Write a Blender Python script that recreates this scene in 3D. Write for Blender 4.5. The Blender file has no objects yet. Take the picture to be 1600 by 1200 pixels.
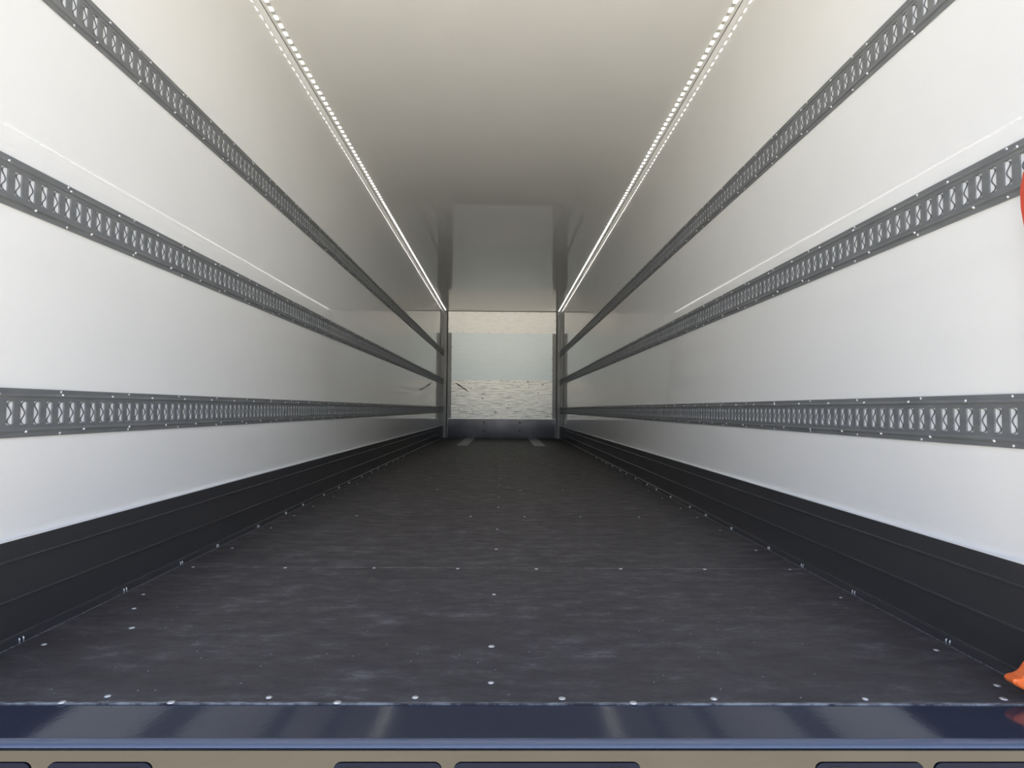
import bpy, math, random
from mathutils import Vector, Matrix
random.seed(7)
PI = math.pi
scene = bpy.context.scene
C = scene.collection

# ------------------------------------------------------------------ camera
HW = 1.24          # half the inside width
HH = 2.7113        # inside height
Y0 = 1.371         # front edge of the floor boards
YB = 13.667        # bulkhead
yaw, pit, roll = 0.0136, 0.0394, 0.0074
fw = Vector((math.sin(yaw)*math.cos(pit), math.cos(yaw)*math.cos(pit), math.sin(pit)))
r0 = fw.cross(Vector((0, 0, 1))).normalized()
u0 = r0.cross(fw)
rr = math.cos(roll)*r0 + math.sin(roll)*u0
uu = -math.sin(roll)*r0 + math.cos(roll)*u0
cd = bpy.data.cameras.new('camera')
cam = bpy.data.objects.new('camera', cd); C.objects.link(cam)
cam.matrix_world = Matrix(((rr.x, uu.x, -fw.x, 0.0314), (rr.y, uu.y, -fw.y, 0), (rr.z, uu.z, -fw.z, 0.6159), (0, 0, 0, 1)))
cd.sensor_width = 36; cd.lens = 22.5; cd.clip_start = 0.02; cd.clip_end = 500
scene.camera = cam

# ------------------------------------------------------------------ world, sun, exposure
w = bpy.data.worlds.new('world'); scene.world = w; w.use_nodes = True
nt = w.node_tree; nt.nodes.clear()
out = nt.nodes.new('ShaderNodeOutputWorld'); bg = nt.nodes.new('ShaderNodeBackground')
tc = nt.nodes.new('ShaderNodeTexCoord'); sp = nt.nodes.new('ShaderNodeSeparateXYZ')
cr = nt.nodes.new('ShaderNodeValToRGB')
cr.color_ramp.elements[0].position = 0.0; cr.color_ramp.elements[0].color = (0.86, 0.92, 0.98, 1)
cr.color_ramp.elements[1].position = 0.75; cr.color_ramp.elements[1].color = (0.30, 0.45, 0.85, 1)
e = cr.color_ramp.elements.new(0.25); e.color = (0.66, 0.77, 0.98, 1)
nt.links.new(tc.outputs['Generated'], sp.inputs[0]); nt.links.new(sp.outputs['Z'], cr.inputs[0])
# sky shaped to light the deep interior: boosted behind the vehicle, dimmed sideways
hz = nt.nodes.new('ShaderNodeMapRange'); hz.inputs['From Min'].default_value = -1.0; hz.inputs['From Max'].default_value = 0.1
hz.inputs['To Min'].default_value = 1.35; hz.inputs['To Max'].default_value = 0.14
nt.links.new(sp.outputs['Y'], hz.inputs['Value'])
mx = nt.nodes.new('ShaderNodeMix'); mx.data_type = 'RGBA'; mx.blend_type = 'MULTIPLY'; mx.inputs[0].default_value = 1.0
nt.links.new(cr.outputs[0], mx.inputs[6]); nt.links.new(hz.outputs[0], mx.inputs[7])
nt.links.new(mx.outputs[2], bg.inputs['Color']); bg.inputs['Strength'].default_value = 1.3
nt.links.new(bg.outputs[0], out.inputs[0])

sd = bpy.data.lights.new('sun', 'SUN'); sd.energy = 33.0; sd.angle = 0.0093; sd.color = (1.0, 0.97, 0.91)
so = bpy.data.objects.new('sun', sd); C.objects.link(so)
d = Vector((-0.75, -0.12, -0.85)).normalized()     # travels away from the opening: no direct sun inside
so.rotation_euler = d.to_track_quat('-Z', 'Y').to_euler(); so.location = (8, 3, 12)

vs = scene.view_settings
vs.view_transform = 'Standard'; vs.look = 'None'; vs.gamma = 1.0; vs.use_curve_mapping = False
vs.exposure = 0.75
# a long white tunnel: light has to bounce many times before it dies out
scene.cycles.max_bounces = 32; scene.cycles.diffuse_bounces = 24; scene.cycles.glossy_bounces = 16
scene.cycles.use_guiding = True; scene.cycles.guiding_training_samples = 64
scene.cycles.sample_clamp_indirect = 0.0

# ------------------------------------------------------------------ materials
def mat(name, col, rough=0.5, metal=0.0, spec=0.5, coat=0.0, coat_rough=0.05, emit=None, estr=0.0):
    m = bpy.data.materials.new(name); m.use_nodes = True
    b = m.node_tree.nodes['Principled BSDF']
    b.inputs['Base Color'].default_value = (*col, 1); b.inputs['Roughness'].default_value = rough
    b.inputs['Metallic'].default_value = metal; b.inputs['Specular IOR Level'].default_value = spec
    b.inputs['Coat Weight'].default_value = coat; b.inputs['Coat Roughness'].default_value = coat_rough
    if emit:
        b.inputs['Emission Color'].default_value = (*emit, 1); b.inputs['Emission Strength'].default_value = estr
    return m
def noise(m, scale, vec=(1, 1, 1), detail=4, rough=0.55, rot=(0, 0, 0)):
    n = m.node_tree.nodes; l = m.node_tree.links
    g = n.new('ShaderNodeNewGeometry'); mp = n.new('ShaderNodeMapping'); mp.inputs['Scale'].default_value = vec
    mp.inputs['Rotation'].default_value = rot
    t = n.new('ShaderNodeTexNoise'); t.inputs['Scale'].default_value = scale; t.inputs['Detail'].default_value = detail
    t.inputs['Roughness'].default_value = rough
    l.new(g.outputs['Position'], mp.inputs[0]); l.new(mp.outputs[0], t.inputs['Vector'])
    return t
def ramp(m, src, stops):
    r = m.node_tree.nodes.new('ShaderNodeValToRGB'); m.node_tree.links.new(src, r.inputs[0])
    els = r.color_ramp.elements
    els[0].position, els[0].color = stops[0][0], (*stops[0][1], 1)
    els[1].position, els[1].color = stops[-1][0], (*stops[-1][1], 1)
    for p, c in stops[1:-1]:
        x = els.new(p); x.color = (*c, 1)
    return r
def mix(m, fac, a, b, mode='MIX'):
    x = m.node_tree.nodes.new('ShaderNodeMix'); x.data_type = 'RGBA'; x.blend_type = mode
    L = m.node_tree.links
    if hasattr(fac, 'links'): L.new(fac, x.inputs[0])
    else: x.inputs[0].default_value = fac
    for v, s in ((a, x.inputs[6]), (b, x.inputs[7])):
        if hasattr(v, 'links'): L.new(v, s)
        else: s.default_value = (*v, 1)
    return x.outputs[2]
def setc(m, sock, name='Base Color'): m.node_tree.links.new(sock, m.node_tree.nodes['Principled BSDF'].inputs[name])
def bump(m, src, strength=0.3, dist=0.001):
    b = m.node_tree.nodes.new('ShaderNodeBump'); b.inputs['Strength'].default_value = strength; b.inputs['Distance'].default_value = dist
    m.node_tree.links.new(src, b.inputs['Height']); setc(m, b.outputs[0], 'Normal')

M = {}
m = M['panel'] = mat('white_gelcoat', (0.90, 0.90, 0.885), 0.06, spec=0.0, coat=1.0, coat_rough=0.02)
m.node_tree.nodes['Principled BSDF'].inputs['Coat IOR'].default_value = 1.5
t2 = noise(m, 2.2, (1, 1, 1), 3); r = ramp(m, t2.outputs[0], [(0.3, (0.89, 0.89, 0.875)), (0.7, (0.91, 0.91, 0.895))]); setc(m, r.outputs[0])
m = M['rail'] = mat('galvanised_rail', (0.20, 0.21, 0.22), 0.42, 0.35)
t = noise(m, 30, (1, 0.2, 1), 3); r = ramp(m, t.outputs[0], [(0.3, (0.20, 0.21, 0.218)), (0.7, (0.26, 0.27, 0.277))]); setc(m, r.outputs[0])
M['scuff_dark'] = mat('rubbed_dark_mark', (0.16, 0.16, 0.145), 0.6)
M['satin'] = mat('satin_white', (0.80, 0.80, 0.787), 0.8, spec=0.1)
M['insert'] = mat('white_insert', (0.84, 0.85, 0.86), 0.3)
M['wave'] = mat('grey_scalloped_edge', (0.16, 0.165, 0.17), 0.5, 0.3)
M['zinc'] = mat('zinc_bright', (0.85, 0.86, 0.88), 0.28, 0.75)
M['dark_zinc'] = mat('dark_rivet', (0.05, 0.05, 0.055), 0.5, 0.3)
m = M['skirt'] = mat('anthracite_kick_panel', (0.046, 0.046, 0.049), 0.27, spec=0.45)
t = noise(m, 260, (1, 1, 1), 2); bump(m, t.outputs[0], 0.25, 0.0006)
M['alu_edge'] = mat('aluminium_edge', (0.75, 0.76, 0.77), 0.3, 0.6)
m = M['floor'] = mat('phenolic_plywood', (0.03, 0.027, 0.03), 0.5, spec=0.3)
a = noise(m, 3.0, (0.7, 1.6, 1), 6, 0.65); b_ = noise(m, 13, (0.6, 1.25, 1), 10, 0.78)
ra = ramp(m, a.outputs[0], [(0.35, (0, 0, 0)), (0.7, (1, 1, 1))]); rb = ramp(m, b_.outputs[0], [(0.42, (0.058, 0.052, 0.054)), (0.55, (0.085, 0.078, 0.081)), (0.70, (0.25, 0.24, 0.25))])
c1 = mix(m, ra.outputs[0], (0.052, 0.047, 0.048), rb.outputs[0])
v = m.node_tree.nodes.new('ShaderNodeTexVoronoi'); v.voronoi_dimensions = '2D'; v.inputs['Scale'].default_value = 8.0
g = m.node_tree.nodes.new('ShaderNodeNewGeometry'); m.node_tree.links.new(g.outputs['Position'], v.inputs['Vector'])
rv = ramp(m, v.outputs['Distance'], [(0.0, (1, 1, 1)), (0.011, (1, 1, 1)), (0.016, (0, 0, 0))])
sel = noise(m, 2.3, (1, 1, 1), 1); rs = ramp(m, sel.outputs[0], [(0.45, (0, 0, 0)), (0.52, (1, 1, 1))])
mk = mix(m, 1.0, rv.outputs[0], rs.outputs[0], 'MULTIPLY')
c2 = mix(m, mk, c1, (0.55, 0.55, 0.55)); setc(m, c2)
rr_ = ramp(m, b_.outputs[0], [(0.35, (0.62, 0.62, 0.62)), (0.7, (0.40, 0.40, 0.40))]); setc(m, rr_.outputs[0], 'Roughness')
fb = noise(m, 220, (1, 1, 1), 2); bump(m, fb.outputs[0], 0.35, 0.0006)
m = M['worn'] = mat('worn_edge', (0.3, 0.31, 0.32), 0.5, 0.3)
t = noise(m, 14, (1, 6, 1), 5, 0.7); r = ramp(m, t.outputs[0], [(0.42, (0.05, 0.05, 0.055)), (0.62, (0.38, 0.39, 0.40))]); setc(m, r.outputs[0])
m = M['navy'] = mat('navy_gloss_paint', (0.030, 0.036, 0.058), 0.09, spec=0.65)
t = noise(m, 90, (1, 1, 1), 3); r = ramp(m, t.outputs[0], [(0.3, (0.027, 0.033, 0.053)), (0.75, (0.034, 0.041, 0.065))]); setc(m, r.outputs[0])
bump(m, t.outputs[0], 0.25, 0.0004)
m = M['lip'] = mat('navy_lip_sky_tint', (0.09, 0.11, 0.16), 0.2, 0.1, spec=0.7)  # navy edge with the sky's reflection mixed into its base colour
m = M['steel'] = mat('polished_steel', (0.085, 0.083, 0.078), 0.08, 1.0)
t = noise(m, 45, (1, 1, 1), 3, 0.5); bump(m, t.outputs[0], 0.22, 0.0012)
M['recess'] = mat('dark_navy_recess', (0.006, 0.009, 0.022), 0.6, spec=0.15)
m = M['post'] = mat('grey_post_paint', (0.26, 0.26, 0.25), 0.4, 0.3)
def sheet(name, cold, colm, coll, rough, dots, metal=0.75):
    m = mat(name, colm, rough, metal)
    s = noise(m, 3.5, (1.2, 1, 14), 6, 0.7)
    r = ramp(m, s.outputs[0], [(0.32, cold), (0.5, colm), (0.7, coll)])
    cc = r.outputs[0]
    if dots:
        n2 = noise(m, 11, (1.0, 1, 1.3), 3, 0.6); r2 = ramp(m, n2.outputs[0], [(0.66, (0, 0, 0)), (0.70, (1, 1, 1))])
        cc = mix(m, r2.outputs[0], cc, (0.10, 0.10, 0.095))
    setc(m, cc)
    b = noise(m, 5, (1, 1, 22), 5, 0.7); bump(m, b.outputs[0], 0.10, 0.0006)
    # brushed along x: the sheen spreads up and down
    tg = m.node_tree.nodes.new('ShaderNodeCombineXYZ'); tg.inputs[2].default_value = 1.0
    setc(m, tg.outputs[0], 'Tangent'); m.node_tree.nodes['Principled BSDF'].inputs['Anisotropic'].default_value = 0.7
    return m
M['sheet_top'] = sheet('aluminium_sheet_upper', (0.62, 0.62, 0.605), (0.70, 0.70, 0.685), (0.74, 0.74, 0.73), 0.43, False)
M['sheet_mid'] = sheet('aluminium_sheet_middle', (0.56, 0.62, 0.635), (0.59, 0.65, 0.665), (0.62, 0.68, 0.69), 0.43, False)
M['sheet_low'] = sheet('aluminium_sheet_scratched', (0.30, 0.30, 0.28), (0.74, 0.74, 0.69), (0.86, 0.86, 0.82), 0.42, True)
m = M['scuff'] = mat('dark_scuff_plate', (0.16, 0.16, 0.17), 0.16, 0.85)
t = noise(m, 4, (1, 1, 1), 4); r = ramp(m, t.outputs[0], [(0.3, (0.03, 0.03, 0.033)), (0.7, (0.05, 0.05, 0.055))]); setc(m, r.outputs[0])
M['tread'] = mat('floor_strip_steel', (0.33, 0.34, 0.35), 0.42, 0.4)
M['led'] = mat('led_lit', (1, 1, 1), 0.4, emit=(1.0, 0.97, 0.90), estr=2.6)
M['led_tape'] = mat('led_tape', (0.62, 0.61, 0.57), 0.4)
M['orange'] = mat('orange_webbing', (0.60, 0.075, 0.04), 0.6)
M['orange2'] = mat('orange_plastic', (0.85, 0.17, 0.04), 0.4)
m = M['ground'] = mat('bright_lane_ground', (0.40, 0.37, 0.32), 0.9)  # unseen lane behind, made pale to throw light on the deep ceiling
t = noise(m, 1.7, (1, 1, 1), 8, 0.7); r = ramp(m, t.outputs[0], [(0.3, (0.66, 0.615, 0.53)), (0.7, (0.73, 0.685, 0.59))]); setc(m, r.outputs[0])
m = M['near_ground'] = mat('darkened_near_ground', (0.28, 0.26, 0.225), 0.9)  # near ground, kept darker to hold back light on the near walls
t = noise(m, 1.7, (1, 1, 1), 8, 0.7); r = ramp(m, t.outputs[0], [(0.3, (0.17, 0.155, 0.13)), (0.7, (0.215, 0.198, 0.168))]); setc(m, r.outputs[0])
m = M['dimmed_sides'] = mat('dimmed_side_ground', (0.11, 0.11, 0.105), 0.9)  # unseen side ground, made dark to dim the near walls
t = noise(m, 3, (1, 1, 1), 8, 0.7); r = ramp(m, t.outputs[0], [(0.3, (0.06, 0.06, 0.058)), (0.7, (0.095, 0.093, 0.088))]); setc(m, r.outputs[0])
M['seal'] = mat('dark_joint', (0.10, 0.10, 0.09), 0.7)  # plain dark colour for the narrow joint strips

# ------------------------------------------------------------------ mesh helpers
class MB:
    def __init__(s): s.v = []; s.f = []
    def quad(s, a, b, c, d):
        n = len(s.v); s.v += [a, b, c, d]; s.f.append((n, n+1, n+2, n+3)); return s
    def box(s, x0, x1, y0, y1, z0, z1):
        n = len(s.v)
        s.v += [(x0, y0, z0), (x1, y0, z0), (x1, y1, z0), (x0, y1, z0), (x0, y0, z1), (x1, y0, z1), (x1, y1, z1), (x0, y1, z1)]
        s.f += [tuple(n+i for i in q) for q in ((3, 2, 1, 0), (4, 5, 6, 7), (0, 1, 5, 4), (1, 2, 6, 5), (2, 3, 7, 6), (3, 0, 4, 7))]
        return s
    def loft(s, rings, closed=True, caps=True):
        n = len(s.v); k = len(rings[0])
        for r in rings: s.v += r
        for i in range(len(rings)-1):
            for j in range(k if closed else k-1):
                a = n+i*k+j; b = n+i*k+(j+1) % k
                s.f.append((a, b, b+k, a+k))
        if caps and closed:
            s.f.append(tuple(n+j for j in range(k))[::-1]); s.f.append(tuple(n+(len(rings)-1)*k+j for j in range(k)))
        return s
    def extrude_y(s, prof, y0, y1):       # closed (x, z) outline along y
        return s.loft([[(x, y0, z) for x, z in prof], [(x, y1, z) for x, z in prof]])
    def extrude_x(s, prof, x0, x1):       # closed (y, z) outline along x
        return s.loft([[(x0, y, z) for y, z in prof], [(x1, y, z) for y, z in prof]])
    def extrude_z(s, prof, z0, z1):
        return s.loft([[(x, y, z0) for x, y in prof], [(x, y, z1) for x, y in prof]])
    def tube(s, pts, r, n=8):
        rings = []
        for i, p in enumerate(pts):
            p = Vector(p); a = Vector(pts[max(i-1, 0)]); b = Vector(pts[min(i+1, len(pts)-1)])
            t = (b-a).normalized(); q = t.orthogonal().normalized(); o = t.cross(q)
            rad = r[i] if isinstance(r, (list, tuple)) else r
            rings.append([tuple(p+rad*(math.cos(2*PI*j/n)*q+math.sin(2*PI*j/n)*o)) for j in range(n)])
        return s.loft(rings)
    def dome(s, c, nrm, r, h, n=10):
        nrm = Vector(nrm).normalized(); q = nrm.orthogonal().normalized(); o = nrm.cross(q); c = Vector(c)
        rings = []
        for k in range(4):
            a = k/3*PI/2*0.92
            rings.append([tuple(c+nrm*h*math.sin(a)+r*math.cos(a)*(math.cos(2*PI*j/n)*q+math.sin(2*PI*j/n)*o)) for j in range(n)])
        return s.loft(rings)
    def mesh(s, name, m, smooth=False, fix=True):
        me = bpy.data.meshes.new(name); me.from_pydata([tuple(p) for p in s.v], [], s.f)
        me.materials.append(m)
        if fix:
            import bmesh
            bm = bmesh.new(); bm.from_mesh(me); bmesh.ops.recalc_face_normals(bm, faces=bm.faces); bm.to_mesh(me); bm.free()
        if smooth:
            for p in me.polygons: p.use_smooth = True
        return me
def link(name, me, parent=None, loc=None):
    o = bpy.data.objects.new(name, me); C.objects.link(o)
    if loc is not None: o.location = loc
    if parent is not None: o.parent = parent
    return o
def build(name, mb, m, parent=None, loc=None, smooth=False): return link(name, mb.mesh(name, m, smooth), parent, loc)
def struct(name, mb, m, smooth=False):
    o = build(name, mb, m, None, None, smooth); o['kind'] = 'structure'; return o
def tag(o, label, cat, group=None):
    o['label'] = label; o['category'] = cat
    if group: o['group'] = group
    return o
def thing(name, label, cat, loc=(0, 0, 0), group=None):
    o = bpy.data.objects.new(name, None); C.objects.link(o); o.location = loc; o.empty_display_size = 0.1
    return tag(o, label, cat, group)

# ------------------------------------------------------------------ the box: floor, walls, ceiling
YF = 1.228          # rear face line of the sill
SEAMS = [2.512 + 1.2*i for i in range(9)]
mb = MB()
edges = [Y0] + SEAMS + [YB]
for i in range(len(edges)-1):               # butt-jointed sheets, 3 mm gaps
    a = edges[i] + (0.0015 if i < 2 else 0.003); b = edges[i+1] - (0.0015 if i < 1 else 0.003)
    mb.box(-HW, HW, a, b, -0.02, 0.0)
mb.box(-HW, HW, Y0, YB, -0.05, -0.0205)
floor = struct('floor', mb, M['floor'])
# worn pale joint between the first boards and along the front edge
mb = MB().box(-1.2, 1.2, SEAMS[0]-0.0015, SEAMS[0]+0.0015, -0.018, 0.0004); build('joint_strip', mb, M['worn'], floor)
mb = MB().box(-1.235, 1.235, Y0-0.007, Y0, -0.02, 0.0006); build('edge_strip', mb, M['worn'], floor)

T = 0.06
for s, nm in ((-1, 'left'), (1, 'right')):
    x0, x1 = sorted((s*HW, s*(HW+T)))
    struct('wall_'+nm, MB().box(x0, x1, YF+0.03, YB+0.1, -0.05, HH+T), M['panel'])
struct('ceiling', MB().box(-HW, HW, YF+0.03, YB+0.1, HH, HH+T), M['panel'])
for s, i in ((-1, 1), (1, 2)):              # thin sealed joint in the ceiling corner
    x0, x1 = sorted((s*(HW-0.0035), s*HW))
    struct('trim_%d' % i, MB().box(x0, x1, YF+0.05, YB-0.09, HH-0.0025, HH), M['seal'])

for s, i in ((-1, 7), (1, 8)):              # satin strip added to hide the lights' mirror image in the wall
    x0, x1 = sorted((s*(HW-0.001), s*HW))
    struct('trim_%d' % i, MB().box(x0, x1, YF+0.05, YB-0.09, HH-0.060, HH-0.003), M['satin'])

# rear door frame round the opening (dark navy)
for s, i in ((-1, 3), (1, 4)):
    x0, x1 = sorted((s*(HW+0.005), s*(HW+T+0.02)))
    struct('trim_%d' % i, MB().box(x0, x1, 1.205, YF+0.03, -0.25, HH+T+0.06), M['navy'])
struct('trim_5', MB().box(-HW-0.005, HW+0.005, 1.205, YF+0.03, HH+0.005, HH+T+0.06), M['navy'])
struct('trim_6', MB().box(-HW-T, HW+T, YF+0.03, Y0+0.01, -0.25, -0.051), M['navy'])

# bulkhead at the far end
back = struct('wall_back', MB().box(-HW, HW, YB+0.004, YB+0.1, -0.05, HH), M['sheet_mid'])
for a, b, k in ((2.2425, HH-0.001, 'sheet_top'), (1.2345, 2.2405, 'sheet_mid'), (0.405, 1.2325, 'sheet_low')):
    build('wall_sheet', MB().box(-HW+0.001, HW-0.001, YB, YB+0.003, a, b), M[k], back)
q = MB()
for x0, z0, x1, z1, wd in ((-0.99, 1.17, -0.83, 1.07, 0.018), (-0.86, 1.09, -0.70, 0.97, 0.014)):
    n = Vector((z0-z1, x1-x0)).normalized()*wd
    q.loft([[(x0-n.x*.3, y, z0-n.y*.3), (x0+n.x*.3, y, z0+n.y*.3), ((x0+x1)/2+n.x, y, (z0+z1)/2+n.y), (x1+n.x*.2, y, z1+n.y*.2), (x1-n.x*.2, y, z1-n.y*.2), ((x0+x1)/2-n.x, y, (z0+z1)/2-n.y)] for y in (YB-0.0012, YB-0.0002)])
build('scuff_mark', q, M['scuff_dark'], back)
rv = MB().dome((0, 0, 0), (0, -1, 0), 0.0075, 0.004).mesh('rivet', M['dark_zinc'], True)
rows = [(2.252, 0.277), (2.68, 0.277), (1.226, 0.277), (0.44, 0.83)]
for z, st in rows:
    n = int(1.0/st)
    for k in range(-n, n+1): link('rivet', rv, back, (k*st-0.004, YB-0.0001, z))
for k in range(-1, 2):
    if k: link('rivet', rv, back, (k*0.415, YB-0.0001, 0.83))
for s in (-1, 1):
    for k in range(7): link('rivet', rv, back, (s*1.069, YB-0.0001, 0.50+0.24*k))
    for k in range(2): link('rivet', rv, back, (s*1.145, YB-0.0001, 2.33+0.2*k))

build('joint_strip', MB().box(-HW+0.085, HW-0.085, YB-0.004, YB-0.0005, HH-0.008, HH-0.0005), M['seal'], back)
# dark scuff plate on the foot of the bulkhead
sc = thing('scuff_plate', 'dark polished steel scuff plate across the foot of the far end wall', 'scuff plate', (0, YB, 0))
build('plate', MB().box(-1.15, 1.15, -0.012, -0.001, 0.001, 0.404), M['scuff'], sc)
build('top_edge', MB().box(-1.15, 1.15, -0.0135, -0.001, 0.4045, 0.410), M['alu_edge'], sc)
bm_ = MB().dome((0, 0, 0), (0, -1, 0), 0.017, 0.008, 12).mesh('bolt', M['dark_zinc'], True)
for x in (-0.376, 0.388):
    for z in (0.157, 0.333): link('bolt', bm_, sc, (x, -0.0121, z))

# corner posts with riveted backing plates
for s, nm in ((-1, 'left'), (1, 'right')):
    t_ = thing('corner_post', 'grey folded steel corner post at the %s side of the far end wall' % nm, 'post', (s*HW, YB, 0), 'corner posts of the far end wall')
    # square tube with a chamfered and stepped front
    P = [(-0.002, -0.0131), (-0.083, -0.0131), (-0.083, -0.055), (-0.060, -0.078), (-0.036, -0.078), (-0.034, -0.090), (-0.002, -0.090)]
    build('post_tube', MB().extrude_z([(s*x, y) for x, y in P], 0.001, HH-0.004), M['post'], t_)
    xa, xb = sorted((s*-0.16, s*-0.084))
    build('mounting_plate', MB().box(xa, xb, -0.012, -0.0005, 0.4115, 2.24), M['post'], t_)
    rp = MB().dome((0, 0, 0), (0, -1, 0), 0.007, 0.004)
    rme = rp.mesh('rivet', M['dark_zinc'], True)
    for k in range(8): link('rivet', rme, t_, (s*-0.153, -0.0121, 0.5+0.235*k))

# ------------------------------------------------------------------ kick panels (base boards)
for s, nm in ((-1, 'left'), (1, 'right')):
    P = [(0, 0.268), (0.011, 0.268), (0.012, 0.266), (0.012, 0.2205), (0.0165, 0.2175), (0.0165, 0.2145), (0.012, 0.2125),
         (0.012, 0.1195), (0.0165, 0.1165), (0.0165, 0.1135), (0.012, 0.1115), (0.012, 0.0235), (0.014, 0.021), (0.022, 0.019), (0.024, 0.0005), (0, 0.0005)]
    P = [(s*(HW-x), z) for x, z in P]
    sk = struct('baseboard_'+nm, MB().extrude_y(P, Y0+0.002, YB-0.095), M['skirt'])
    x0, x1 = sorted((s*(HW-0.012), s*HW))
    build('top_edge', MB().box(x0, x1, Y0+0.002, YB-0.095, 0.2682, 0.2722), M['insert'], sk)  # white strip on the ledge, its colour carrying the top-edge glint
    x0, x1 = sorted((s*(HW-0.0275), s*(HW-0.0245)))
    build('floor_joint', MB().box(x0, x1, Y0+0.002, YB-0.095, 0.0002, 0.0014), M['worn'], sk)
    # pairs of bright clip ends at every cross member
    q = MB()
    for dy in (-0.007, 0.007):
        q.tube([(0, dy, -0.006), (0, dy, 0.004), (s*0.002, dy, 0.007)], [0.0022, 0.0022, 0.0015], 6)
    cm = q.mesh('clip', M['zinc'], True)
    ys = [1.703, 2.160]
    for sy in SEAMS[:5]: ys += [sy+0.018, sy+0.335, sy+0.80]
    for y in ys:
        link('clip', cm, sk, (s*(HW-0.0265), y, 0.0085))

# ------------------------------------------------------------------ screws in the floor
fs = MB().dome((0, 0, 0), (0, 0, 1), 0.0085, 0.0022, 12).mesh('screw', M['zinc'], True)
def fscrew(x, y, z=0.0):
    o = link('screw', fs, floor, (x, y, z+0.0001)); o.rotation_euler.z = random.random()*3
    k = random.uniform(0.8, 1.05) if y < 2 else random.uniform(0.6, 0.9)
    o.scale = (k, k, 1)
XS = [-1.149, -0.80, -0.463, -0.148, 0.165, 0.485, 0.818, 1.153]
for x, y in [(-0.804, 1.397), (-0.461, 1.392), (-0.151, 1.393), (0.162, 1.389), (0.487, 1.388), (0.813, 1.388), (1.115, 1.390)]: fscrew(x, y)
for x, y in [(0.009, 1.467), (0.006, 1.688), (0.006, 2.153), (-1.149, 1.694), (-1.143, 2.14), (-1.089, 1.992), (-0.997, 1.821), (1.153, 1.457), (1.159, 1.669), (1.155, 2.131)]: fscrew(x, y)
for i, sy in enumerate(SEAMS[:6]):
    for x in XS:
        if random.random() < (0.95 if i == 0 else 0.8): fscrew(x+random.uniform(-.01, .01), sy-0.012+random.uniform(-.006, .006) if x < .3 else sy-0.010)
    for dy in (0.33, 0.80):
        for x in (-1.149, 0.006, 1.155): fscrew(x, sy+dy)

# two steel strips let on to the floor at the far end
for s, nm in ((-1, 'left'), (1, 'right')):
    x0, x1 = sorted((s*0.56, s*0.748))
    q = MB().box(x0, x1, 10.78, YB-0.02, 0.0002, 0.005)
    for k in range(12): q.dome((s*0.654+(0.05 if k % 2 else -0.05), 10.9+k*0.23, 0.005), (0, 0, 1), 0.008, 0.002, 8)
    tag(build('floor_strip', q, M['tread']), 'flat grey steel strip on the dark floor against the end wall, %s one of the pair' % nm, 'metal strip', 'steel strips on the far floor')

# ------------------------------------------------------------------ sill, lip and rear crossmember
sl = thing('door_sill', 'glossy navy door sill with a blue rounded edge in front of the dark floor', 'sill', (0, Y0, 0))
build('sill_plate', MB().box(-HW, HW, YF-Y0, -0.008, -0.02, -0.002), M['navy'], sl)
P = [(YF, -0.0095), (YF, -0.0015), (YF-0.003, -0.0006), (YF-0.007, -0.0008), (YF-0.011, -0.0020), (YF-0.015, -0.0038), (YF-0.0185, -0.0060), (YF-0.0205, -0.0082), (YF-0.021, -0.0095)]
build('rounded_edge', MB().extrude_x([(y-Y0, z) for y, z in P], -HW-0.0, HW+0.0), M['lip'], sl, smooth=False)
for x in (-0.88, -0.655, -0.31, 0.31): link('screw', fs, sl, (x, -0.004, 0.0008))

cm_ = thing('rear_crossmember', 'beige-reflecting polished steel rear crossmember below the blue sill edge', 'crossmember', (0, 1.205, -0.0098))
q = MB(); q.box(-1.3, 1.3, -0.003, 0.02, -0.22, -0.0005)
q.box(-1.3, 1.3, -0.0042, -0.003, -0.0085, -0.0012)
build('beam', q, M['steel'], cm_)
def rounded(x0, x1, z0, z1, r, cl=None):
    pts = []
    for cx, cz, a0 in ((x1-r, z1-r, 0), (x0+r, z1-r, PI/2), (x0+r, z0+r, PI), (x1-r, z0+r, 1.5*PI)):
        for k in range(7):
            a = a0+k/6*PI/2; pts.append((cx+r*math.cos(a), cz+r*math.sin(a)))
    return pts
for x0, x1, hole in ((-1.05, -0.822, None), (-0.792, -0.603, -0.642), (-0.274, -0.076, -0.235), (-0.054, 0.290, 0.25), (0.614, 0.815, 0.655), (0.835, 1.05, None)):
    pts = rounded(x0, x1, -0.14, -0.0225, 0.014)
    mbp = MB().loft([[(x, -0.0055, z) for x, z in pts], [(x, -0.0031, z) for x, z in pts]])
    pn = build('dark_panel', mbp, M['recess'], cm_)
    if hole is not None:
        pts = rounded(hole-0.016, hole+0.016, -0.0385, -0.0305, 0.003)
        build('slot_plate', MB().loft([[(x, -0.0065, z) for x, z in pts], [(x, -0.0056, z) for x, z in pts]]), M['steel'], pn)

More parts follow.
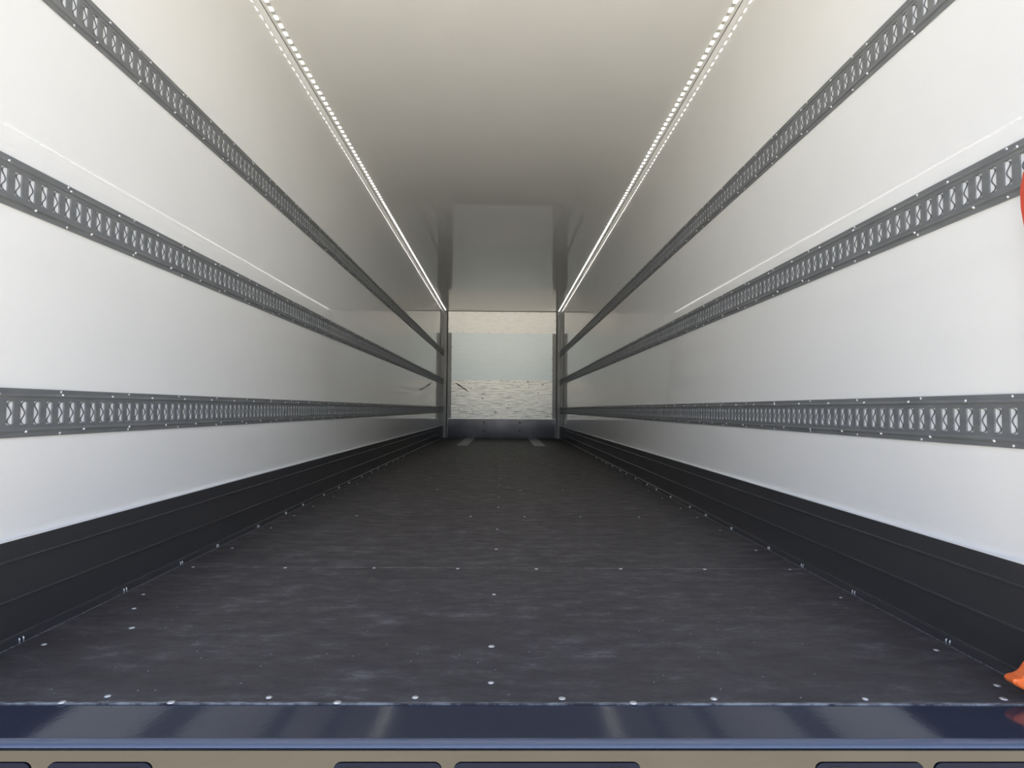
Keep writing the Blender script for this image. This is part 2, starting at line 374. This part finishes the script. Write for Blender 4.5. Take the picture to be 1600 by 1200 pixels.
# ------------------------------------------------------------------ lashing rails
PITCH = 0.0475; YE = 13.57; YS = Y0+0.025
def rail_meshes(s, ph):
    # local frame: x = s*(distance into the box) * -1, y along the box, z across the rail
    X = lambda d: -s*d
    q = MB()
    lo = [(0.0004, -0.0645), (0.0045, -0.0640), (0.0045, -0.0520), (0.0085, -0.0475), (0.0085, -0.0440), (0.0058, -0.0405), (0.0058, -0.0310)]
    for sg in (-1, 1):
        n = len(q.v)
        for y in (YS, YE):
            q.v += [(X(d_), y, -sg*z) for d_, z in lo]
        k = len(lo)
        for j in range(k-1): q.f.append((n+j, n+j+1, n+k+j+1, n+k+j))
    # webs between the slots, with slot walls turned in
    k0 = math.ceil((YS-ph)/PITCH); cs = []
    while ph+k0*PITCH < YE-0.02: cs.append(ph+k0*PITCH); k0 += 1
    prev = YS
    D = X(0.0058); B = X(0.0016)
    for c in cs + [None]:
        a = c-0.0120 if c else YE
        if a > prev:
            q.quad((D, prev, -0.031), (D, a, -0.031), (D, a, 0.031), (D, prev, 0.031))
        if c:
            b = c+0.0120
            q.quad((D, a, -0.031), (B, a, -0.031), (B, a, 0.031), (D, a, 0.031))
            q.quad((D, b, -0.031), (B, b, -0.031), (B, b, 0.031), (D, b, 0.031))
            for z in (-0.031, 0.031): q.quad((D, a, z), (D, b, z), (B, b, z), (B, a, z))
            prev = b
    body = q.mesh('rail_body', M['rail'], fix=False)
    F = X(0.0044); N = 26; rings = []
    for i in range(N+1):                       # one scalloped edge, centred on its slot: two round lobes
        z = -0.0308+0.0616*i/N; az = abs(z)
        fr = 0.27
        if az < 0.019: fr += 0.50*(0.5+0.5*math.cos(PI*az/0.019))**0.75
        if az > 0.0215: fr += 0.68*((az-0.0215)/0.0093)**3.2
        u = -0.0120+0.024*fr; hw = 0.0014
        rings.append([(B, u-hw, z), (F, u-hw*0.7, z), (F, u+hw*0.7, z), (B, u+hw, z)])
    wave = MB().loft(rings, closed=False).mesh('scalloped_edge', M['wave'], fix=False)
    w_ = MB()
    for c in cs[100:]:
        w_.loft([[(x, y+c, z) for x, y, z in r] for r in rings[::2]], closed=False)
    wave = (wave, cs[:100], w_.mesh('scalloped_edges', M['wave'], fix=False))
    bk = MB().box(min(X(0.0004), B), max(X(0.0004), B), YS+0.002, YE-0.002, -0.0385, 0.0385).mesh('white_backing', M['insert'])
    return body, wave, bk
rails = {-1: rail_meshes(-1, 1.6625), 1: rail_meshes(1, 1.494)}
rivet = {}; screw = {}
for s in (-1, 1):
    rivet[s] = MB().dome((0, 0, 0), (-s, 0, 0), 0.0042, 0.003, 10).mesh('rivet', M['zinc'], True)
    for sg in (-1, 1):
        q = MB().dome((0, 0, 0), (-s, -0.3, sg*0.6), 0.0042, 0.0045, 10)
        q.tube([(-s*0.001, 0.001, 0), (-s*0.0005, 0.012, -sg*0.006)], [0.0018, 0.0006], 6)
        screw[s, sg] = q.mesh('screw', M['zinc'], True)
ph_s = {(-1, 0): (1.856, 1.718), (1, 0): (1.647, 1.553), (-1, 1): (1.626, 1.724), (1, 1): (1.697, 1.605), (-1, 2): (1.78, 1.72), (1, 2): (1.60, 1.60)}
desc = ['lowest, just above the kick panel', 'middle one of its three', 'highest, nearest the ceiling lights']
for s, nm in ((-1, 'left'), (1, 'right')):
    for j, zc in enumerate((0.5966, 1.1905, 1.7894)):
        t_ = thing('lashing_rail', 'slotted grey lashing rail on the %s wall, %s' % (nm, desc[j]), 'rail', (s*HW, 0, zc), 'slotted lashing rails on the white side walls')
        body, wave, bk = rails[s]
        link('rail_body', body, t_)
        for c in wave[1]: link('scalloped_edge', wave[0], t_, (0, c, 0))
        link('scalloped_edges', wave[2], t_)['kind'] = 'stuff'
        o = link('white_backing', bk, t_); o['label'] = 'white backing seen through the slots'
        ph = (1.852 if s < 0 else 1.497)
        for sg in (-1, 1):
            y = ph - 0.3325*math.floor((ph-YS-0.01)/0.3325)
            while y < 10.5:
                link('rivet', rivet[s], t_, (-s*0.0044, y, sg*0.0585)); y += 0.3325
            p0 = ph_s[s, j][0 if sg > 0 else 1]
            y = p0 - 0.2345*math.floor((p0-YS-0.01)/0.2345)
            while y < 10.5:
                link('screw', screw[s, sg], t_, (-s*0.0066, y, sg*0.0492)); y += 0.2345

# ------------------------------------------------------------------ ceiling light strips
LP = 0.0745
for s, nm in ((-1, 'left'), (1, 'right')):
    t_ = thing('light_strip', 'thin strip of bright white lights along the ceiling by the %s wall' % nm, 'light strip', (s*1.204, 0, HH), 'light strips along the ceiling edges')
    build('carrier_tape', MB().box(-0.009, 0.009, YF+0.05, YB-0.10, -0.0022, -0.0002), M['led_tape'], t_)
    g = MB().box(-0.0085, 0.0085, -0.017, 0.017, -0.0052, -0.0023).mesh('light_segment', M['led'])
    ph = 3.300 if s < 0 else 3.248
    ys = []; y = ph - LP*math.floor((ph-YF-0.12)/LP)
    while y < YB-0.12: ys.append(y); y += LP
    inv = [y for y in ys if y > 2.95]
    for y in inv[:100]: link('light_segment', g, t_, (0, y, 0))
    q = MB()
    for y in [y for y in ys if y <= 2.95] + inv[100:]: q.box(-0.0085, 0.0085, y-0.017, y+0.017, -0.0052, -0.0023)
    o = build('light_segments', q, M['led'], t_); o['kind'] = 'stuff'

# ------------------------------------------------------------------ orange strap at the right rear edge
st = thing('door_strap', 'orange strap hanging at the right edge beside the kick panel, tip near the floor', 'strap', (HW, 1.40, 0))
path = [(-0.008, 1.200), (-0.018, 1.185), (-0.028, 1.160), (-0.035, 1.12), (-0.034, 1.08), (-0.028, 1.04), (-0.022, 1.00), (-0.018, 0.95), (-0.016, 0.85), (-0.015, 0.60), (-0.018, 0.30), (-0.022, 0.12), (-0.030, 0.065)]
rings = []
for x, z in path: rings.append([(x-0.0015, -0.022, z), (x-0.0015, 0.022, z), (x+0.0015, 0.022, z), (x+0.0015, -0.022, z)])
build('webbing', MB().loft(rings), M['orange'], st)
top = [(-0.106, 0.037), (-0.104, 0.0425), (-0.098, 0.0445), (-0.088, 0.046), (-0.078, 0.051), (-0.070, 0.058), (-0.060, 0.072), (-0.030, 0.095), (-0.025, 0.06), (-0.040, 0.006), (-0.060, 0.010), (-0.075, 0.0165), (-0.090, 0.024), (-0.102, 0.031)]
rings = []
for y, k in ((-0.016, 0.88), (-0.012, 1.0), (0.012, 1.0), (0.016, 0.88)):
    cx, cz = -0.06, 0.045
    rings.append([(cx+(x-cx)*k, y, cz+(z-cz)*k) for x, z in top])
build('end_tab', MB().loft(rings), M['orange2'], st)

# ------------------------------------------------------------------ unseen ground outside, toned in zones to shape the light inside
struct('ground', MB().box(-4, 4, -140, -4.0, -1.35, -1.2), M['ground'])
struct('ground', MB().box(-4, 4, -3.98, 60, -1.35, -1.2), M['near_ground'])
for x0, x1 in ((-90, -4.02), (4.02, 90)):
    struct('ground', MB().box(x0, x1, -140, 60, -1.35, -1.205), M['dimmed_sides'])
